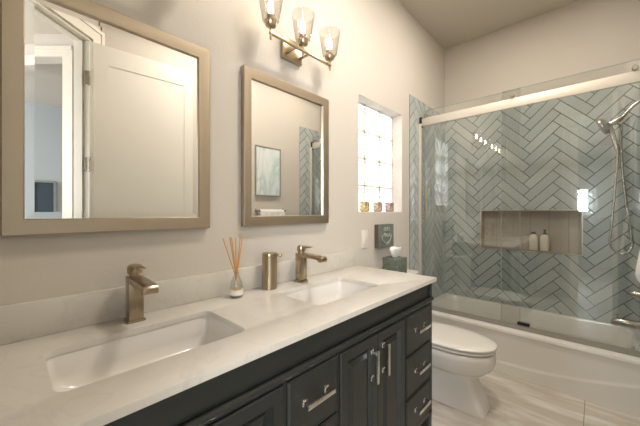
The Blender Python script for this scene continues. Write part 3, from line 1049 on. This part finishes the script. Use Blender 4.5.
tag(tw, 'white hand towel folded over the towel bar at the shower side of the wall', 'towel')
origin(tw, (W - 0.05, 2.06, 1.285))

# ------------------------------------------------------------------ toilet
TYC = 2.065


def egg(x0, x1, hw, z_, nf=2.2, nb=2.6, split=0.45, n=48):
    cx = x0 + (x1 - x0) * split
    pts = []
    for k in range(n):
        a = 2 * math.pi * k / n
        c_, s_ = math.cos(a), math.sin(a)
        ex = nf if c_ > 0 else nb
        ax = (x1 - cx) if c_ > 0 else (cx - x0)
        pts.append((cx + ax * math.copysign(abs(c_) ** (2 / ex), c_), TYC + hw * math.copysign(abs(s_) ** (2 / ex), s_), z_))
    return pts


t = thing('toilet', 'white elongated toilet with closed lid between the vanity and the bathtub', 'toilet', (0.4, TYC, 0))
bm = BM()
loft(bm, [egg(0.10, 0.755, 0.100, 0.0005, 9, 9), egg(0.10, 0.755, 0.100, 0.012, 9, 9), egg(0.10, 0.735, 0.096, 0.06, 9, 9), egg(0.11, 0.705, 0.089, 0.13, 9, 9),
          egg(0.12, 0.684, 0.084, 0.18, 8, 8), egg(0.13, 0.680, 0.085, 0.205, 6, 7), egg(0.14, 0.700, 0.105, 0.222, 3.4, 5), egg(0.15, 0.740, 0.138, 0.240, 2.6, 4), egg(0.17, 0.775, 0.168, 0.268, 2.3, 3.6),
          egg(0.20, 0.793, 0.182, 0.305, 2.2, 3.2), egg(0.22, 0.798, 0.187, 0.340, 2.2, 3), egg(0.22, 0.797, 0.187, 0.366, 2.2, 3), egg(0.225, 0.790, 0.181, 0.377, 2.2, 3), egg(0.25, 0.76, 0.155, 0.379, 2.2, 3)])
obj('bowl', bm, M['porcelain'], t, smooth=40)
bm = BM()
loft(bm, [at_z(rrect(0.030, 0.235, TYC - 0.11, TYC + 0.11, 0.03), 0.30), at_z(rrect(0.022, 0.215, TYC - 0.185, TYC + 0.185, 0.035), 0.39), at_z(rrect(0.018, 0.210, TYC - 0.195, TYC + 0.195, 0.035), 0.60), at_z(rrect(0.016, 0.212, TYC - 0.200, TYC + 0.200, 0.035), 0.748)])
obj('tank', bm, M['porcelain'], t, smooth=40)
bm = BM()
loft(bm, [at_z(rrect(0.014, 0.215, TYC - 0.203, TYC + 0.203, 0.035), 0.7485), at_z(rrect(0.010, 0.224, TYC - 0.210, TYC + 0.210, 0.04), 0.756), at_z(rrect(0.010, 0.224, TYC - 0.210, TYC + 0.210, 0.04), 0.778), at_z(rrect(0.016, 0.218, TYC - 0.204, TYC + 0.204, 0.036), 0.785)])
obj('tank_lid', bm, M['porcelain'], t, smooth=40)
bm = BM()
tube(bm, [(0.2125, TYC - 0.14, 0.69), (0.226, TYC - 0.14, 0.69)], 0.012)
tube(bm, [(0.230, TYC - 0.145, 0.69), (0.232, TYC - 0.075, 0.682)], [0.006, 0.007], 10)
obj('flush_lever', bm, M['chrome'], t)
bm = BM()
loft(bm, [egg(0.29, 0.745, 0.135, 0.3795, 2.2, 3), egg(0.29, 0.755, 0.150, 0.386, 2.2, 3), egg(0.265, 0.790, 0.182, 0.3875, 2.2, 3), egg(0.262, 0.796, 0.186, 0.390, 2.2, 3), egg(0.262, 0.796, 0.186, 0.400, 2.2, 3), egg(0.265, 0.790, 0.182, 0.4025, 2.2, 3), egg(0.30, 0.75, 0.145, 0.403, 2.2, 3)])
obj('seat', bm, M['seat'], t, smooth=40)
bm = BM()
loft(bm, [egg(0.29, 0.75, 0.140, 0.4035, 2.2, 3), egg(0.29, 0.755, 0.148, 0.4085, 2.2, 3), egg(0.262, 0.795, 0.183, 0.4095, 2.2, 3), egg(0.258, 0.802, 0.189, 0.412, 2.2, 3), egg(0.258, 0.802, 0.189, 0.420, 2.2, 3), egg(0.265, 0.794, 0.182, 0.4265, 2.2, 3), egg(0.33, 0.74, 0.13, 0.4300, 2.2, 3), egg(0.42, 0.62, 0.05, 0.431, 2.2, 3)])
obj('seat_lid', bm, M['seat'], t, smooth=40)
for s in (-1, 1):
    boxes('lid_hinge', M['seat'], t, (0.236, 0.262, TYC + s * 0.075 - 0.022, TYC + s * 0.075 + 0.022, 0.3800, 0.424), bev=0.004)

# tissue box on the tank
t = thing('tissue_box', 'green leaf patterned tissue box with a white tissue pulled up on the toilet tank', 'tissue box', (0.13, 2.02, 0.7853))
boxes('box', M['tissue_box'], t, (0.068, 0.200, 1.955, 2.087, 0.7855, 0.915), bev=0.0015)
bm = BM()
loops = []
for k, (r_, z_) in enumerate([(0.026, 0.9153), (0.036, 0.932), (0.048, 0.958), (0.056, 0.980), (0.050, 0.990), (0.020, 0.984)]):
    loops.append([(0.132 + (r_ * (0.60 + 0.16 * math.sin(3 * a + k * 0.5))) * math.cos(a) + 0.004 * k, 2.022 + (r_ * (1.1 + 0.18 * math.sin(4 * a + k))) * math.sin(a), z_ + 0.006 * math.sin(2 * a + 1) * (k > 0)) for a in [2 * math.pi * q_ / 28 for q_ in range(28)]])
loft(bm, loops)
obj('tissue', bm, M['tissue'], t, smooth=60)

# ------------------------------------------------------------------ bathtub
t = thing('bathtub', 'white alcove bathtub with an embossed front apron behind the sliding glass', 'bathtub', (0.75, 3.0, 0))
bx0, bx1, by0, by1, bz = 0.0075, W - 0.0075, YA + 0.004, YB - 0.0075, 0.345
bm = BM()
K = 6
TL = lambda x0, x1, y0, y1, r_, z_: at_z(rrect(x0, x1, y0, y1, r_, K), z_)
loft(bm, [TL(bx0, bx1, by0 + 0.02, by1, 0.004, 0.0005), TL(bx0, bx1, by0 + 0.02, by1, 0.004, 0.30), TL(bx0, bx1, by0, by1, 0.006, 0.318), TL(bx0, bx1, by0, by1, 0.006, bz - 0.012),
          TL(bx0, bx1, by0 + 0.004, by1, 0.008, bz - 0.003), TL(bx0, bx1, by0 + 0.012, by1, 0.010, bz),
          TL(bx0 + 0.06, bx1 - 0.035, by0 + 0.125, by1 - 0.045, 0.09, bz), TL(bx0 + 0.07, bx1 - 0.042, by0 + 0.133, by1 - 0.052, 0.09, bz - 0.010),
          TL(bx0 + 0.10, bx1 - 0.052, by0 + 0.15, by1 - 0.07, 0.10, 0.20), TL(bx0 + 0.16, bx1 - 0.11, by0 + 0.18, by1 - 0.10, 0.11, 0.08), TL(bx0 + 0.24, bx1 - 0.15, by0 + 0.22, by1 - 0.14, 0.10, 0.055)])
obj('tub_shell', bm, M['acrylic'], t, smooth=40)
bm = BM()       # apron: the lower part stands proud below a shallow arc
NXA, NZA = 60, 44
g = []
for i in range(NXA + 1):
    x_ = bx0 + (bx1 - bx0) * i / NXA
    col = []
    zc_ = 0.084 + 0.18 * (x_ - 0.68) ** 2
    for j in range(NZA + 1):
        z_ = 0.0008 + 0.3165 * j / NZA
        k = max(0.0, min(1.0, (z_ - zc_ + 0.009) / 0.018))
        k = k * k * (3 - 2 * k)
        k2 = max(0.0, min(1.0, (z_ - 0.285) / 0.03))
        col.append(bm.verts.new((x_, YA + 0.0045 * k * (1 - k2) + 0.001, z_)))
    g.append(col)
for i in range(NXA):
    for j in range(NZA):
        bm.faces.new((g[i][j], g[i + 1][j], g[i + 1][j + 1], g[i][j + 1]))
obj('apron', bm, M['acrylic'], t, smooth=60)
bm = BM()
lathe(bm, [(0.0, 0.0), (0.034, 0.0), (0.034, -0.008), (0.026, -0.012), (0.0, -0.013)], (bx1 - 0.040, 3.06, 0.268), 24, 'X')
obj('overflow_plate', bm, M['nickel'], t)
bm = BM()
lathe(bm, [(0.0, 0.0), (0.03, 0.0), (0.03, 0.004), (0.0, 0.006)], (bx1 - 0.27, 3.06, 0.0555), 24)
obj('drain', bm, M['nickel'], t)

# ------------------------------------------------------------------ sliding shower doors
RY = 2.728
t = thing('shower_door', 'frameless sliding glass shower doors on a pale metal rail above the bathtub', 'shower door', (0.75, RY, bz))
boxes('top_rail', M['rail'], t, (0.0075, W - 0.0075, RY, RY + 0.012, 2.080, 2.152), bev=0.0015)
boxes('bottom_track', M['track'], t, (0.0075, W - 0.0075, RY - 0.010, RY + 0.046, bz + 0.0005, bz + 0.020), (0.0075, W - 0.0075, RY - 0.010, RY - 0.004, bz + 0.02, bz + 0.040), bev=0.001)
for x0, x1 in ((0.0065, 0.030), (W - 0.030, W - 0.0065)):
    boxes('wall_channel', M['rail'], t, (x0, x1, RY - 0.022, RY - 0.001, bz + 0.021, 2.10), bev=0.001)
    boxes('rail_bracket', M['black'], t, (x0, x1, RY - 0.004, RY + 0.020, 2.068, 2.165))
gp = boxes('glass_panel', M['shower_glass'], t, (0.032, 0.812, RY + 0.026, RY + 0.034, bz + 0.022, 2.225))
gq = boxes('glass_panel', M['shower_glass'], t, (0.690, W - 0.010, RY + 0.013, RY + 0.021, bz + 0.022, 2.225))
M['edge'] = mat('pale_green_glass_edge', srgb(160, 180, 172), 0.3)
boxes('glass_edge', M['edge'], gp, (0.8122, 0.8150, RY + 0.026, RY + 0.034, bz + 0.022, 2.225), (0.032, 0.812, RY + 0.026, RY + 0.034, 2.2252, 2.2270))
boxes('glass_edge', M['edge'], gq, (0.6870, 0.6898, RY + 0.013, RY + 0.021, bz + 0.022, 2.225), (0.690, W - 0.010, RY + 0.013, RY + 0.021, 2.2252, 2.2270))
for px_, par in ((0.07, gp), (0.765, gp), (0.80, gq), (1.43, gq)):
    if (px_, par) == (0.80, gq):
        continue
    bm = BM()
    lathe(bm, [(0.0, -0.018), (0.014, -0.018), (0.016, -0.014), (0.016, 0.010), (0.0, 0.010)], (px_, RY, 2.172), 20, 'Y')
    obj('roller', bm, M['nickel'], par)
bm = BM()
tube(bm, [(0.085, RY - 0.028, 1.182), (0.085, RY - 0.028, 1.529)], 0.008)
for z_ in (1.215, 1.495):
    tube(bm, [(0.085, RY - 0.028, z_), (0.085, RY + 0.026, z_)], 0.006)
obj('pull_handle', bm, M['champagne'], gp)
boxes('door_guide', M['black'], t, (0.802, 0.880, RY - 0.016, RY + 0.012, bz + 0.0405, bz + 0.060), bev=0.002)

# ------------------------------------------------------------------ shower fittings
SY = 3.07
t = thing('hand_shower', 'brushed nickel hand shower on its wall arm with a long looping hose', 'shower head', (W, SY, 2.02))
bm = BM()
tube(bm, smooth_path([(W - 0.0075, SY, 2.045), (1.470, SY, 2.040), (1.427, SY, 2.000), (1.385, SY, 1.945), (1.355, SY, 1.922)], 5), 0.0115)
obj('arm', bm, M['nickel'], t)
bm = BM()
lathe(bm, [(0.0, -0.0075), (0.034, -0.0075), (0.034, -0.012), (0.018, -0.020), (0.0, -0.020)], (W, SY, 2.045), 24, 'X')
obj('flange', bm, M['nickel'], t)
bm = BM()
tube(bm, [(1.385, SY, 1.945), (1.350, SY, 1.920), (1.322, SY, 1.912)], [0.017, 0.022, 0.018], 16)
tube(bm, [(1.345, SY, 1.935), (1.385, SY, 1.895)], [0.014, 0.012], 14)
obj('bracket', bm, M['nickel'], t)
bm = BM()
c0, ax_ = Vector((1.285, SY, 1.902)), Vector((-0.80, 0, -0.45)).normalized()
ax_ = Vector((-0.86, -0.0, -0.40)).normalized()
u_, w_ = frame_at(ax_)
hl = []
for r_, h_ in ((0.016, -0.040), (0.036, -0.030), (0.060, -0.012), (0.068, 0.002), (0.067, 0.012), (0.059, 0.016), (0.001, 0.017)):
    hl.append([c0 + ax_ * h_ + (u_ * math.cos(2 * math.pi * k / 32) + w_ * math.sin(2 * math.pi * k / 32)) * r_ for k in range(32)])
loft(bm, hl)
tube(bm, smooth_path([(1.308, SY, 1.915), (1.326, SY, 1.880), (1.340, SY, 1.820), (1.357, SY, 1.748), (1.365, SY, 1.705)], 5), [0.016] * 6 + [0.0165] * 5 + [0.016] * 5 + [0.014] * 4 + [0.011], 16)
hd = obj('spray_head', bm, M['nickel'], t)
bm = BM()
tube(bm, smooth_path([(1.366, SY, 1.703), (1.352, SY - 0.004, 1.45), (1.329, SY - 0.008, 1.117), (1.324, SY - 0.01, 1.035), (1.340, SY - 0.01, 0.977), (1.378, SY - 0.01, 0.953),
                      (1.418, SY - 0.01, 0.972), (1.437, SY - 0.008, 1.022), (1.432, SY - 0.006, 1.093), (1.408, SY - 0.004, 1.32), (1.390, SY - 0.002, 1.55), (1.382, SY, 1.76), (1.383, SY, 1.893)], 7), 0.0075)
obj('hose', bm, M['nickel'], t)

t = thing('tub_spout', 'brushed nickel tub spout with a lifted diverter knob low on the shower wall', 'spout', (W, SY, 0.44))
bm = BM()
tube(bm, [(W - 0.0065, SY, 0.452), (1.42, SY, 0.456), (1.370, SY, 0.458), (1.350, SY, 0.452), (1.345, SY, 0.432)], [0.030, 0.029, 0.027, 0.024, 0.021], 20)
obj('spout', bm, M['nickel'], t)
bm = BM()
lathe(bm, [(0.0, 0.0), (0.005, 0.0), (0.005, 0.018), (0.011, 0.020), (0.011, 0.030), (0.0, 0.032)], (1.362, SY, 0.478), 14)
obj('diverter', bm, M['nickel'], t)
t = thing('shower_valve', 'brushed nickel lever valve handle on the shower wall above the tub spout', 'valve', (W, SY, 0.675))
bm = BM()
lathe(bm, [(0.0, -0.0065), (0.085, -0.0065), (0.085, -0.012), (0.060, -0.018), (0.0, -0.018)], (W, SY, 0.68), 32, 'X')
obj('escutcheon', bm, M['nickel'], t)
bm = BM()
lathe(bm, [(0.0, -0.018), (0.026, -0.018), (0.024, -0.055), (0.016, -0.075), (0.008, -0.085), (0.0, -0.088)], (W, SY, 0.672), 20, 'X')
tube(bm, [(W - 0.045, SY, 0.674), (W - 0.085, SY - 0.004, 0.672)], [0.012, 0.006], 12)
obj('lever', bm, M['nickel'], t)

# bottles in the niche
for k, (x_, y_, lab) in enumerate([(0.815, 3.432, 'cream shampoo bottle with a flat dark green cap in the shower niche'), (0.900, 3.432, 'cream bottle with a taller dark green flip nozzle in the shower niche')]):
    z_ = NZ0 + 0.0083
    t = thing('shampoo_bottle', lab, 'bottle', (x_, y_, z_), 'shampoo bottles in the niche')
    bm = BM()
    loft(bm, [at_z(rrect(x_ - a, x_ + a, y_ - b, y_ + b, min(a, b) * 0.95, 6), z_ + h_) for a, b, h_ in
              ((0.032, 0.020, 0.0003), (0.036, 0.024, 0.006), (0.036, 0.024, 0.118), (0.033, 0.022, 0.134), (0.020, 0.016, 0.147), (0.012, 0.012, 0.152))])
    obj('bottle', bm, M['shampoo'], t)
    bm = BM()
    if k == 0:
        lathe(bm, [(0.0, 0.1522), (0.016, 0.1522), (0.017, 0.156), (0.016, 0.172), (0.0, 0.174)], (x_, y_, z_), 20)
    else:
        lathe(bm, [(0.0, 0.1522), (0.015, 0.1522), (0.015, 0.166), (0.009, 0.170), (0.008, 0.186), (0.0115, 0.188), (0.0115, 0.196), (0.0, 0.198)], (x_, y_, z_), 20)
    obj('cap', bm, M['green_cap'], t)
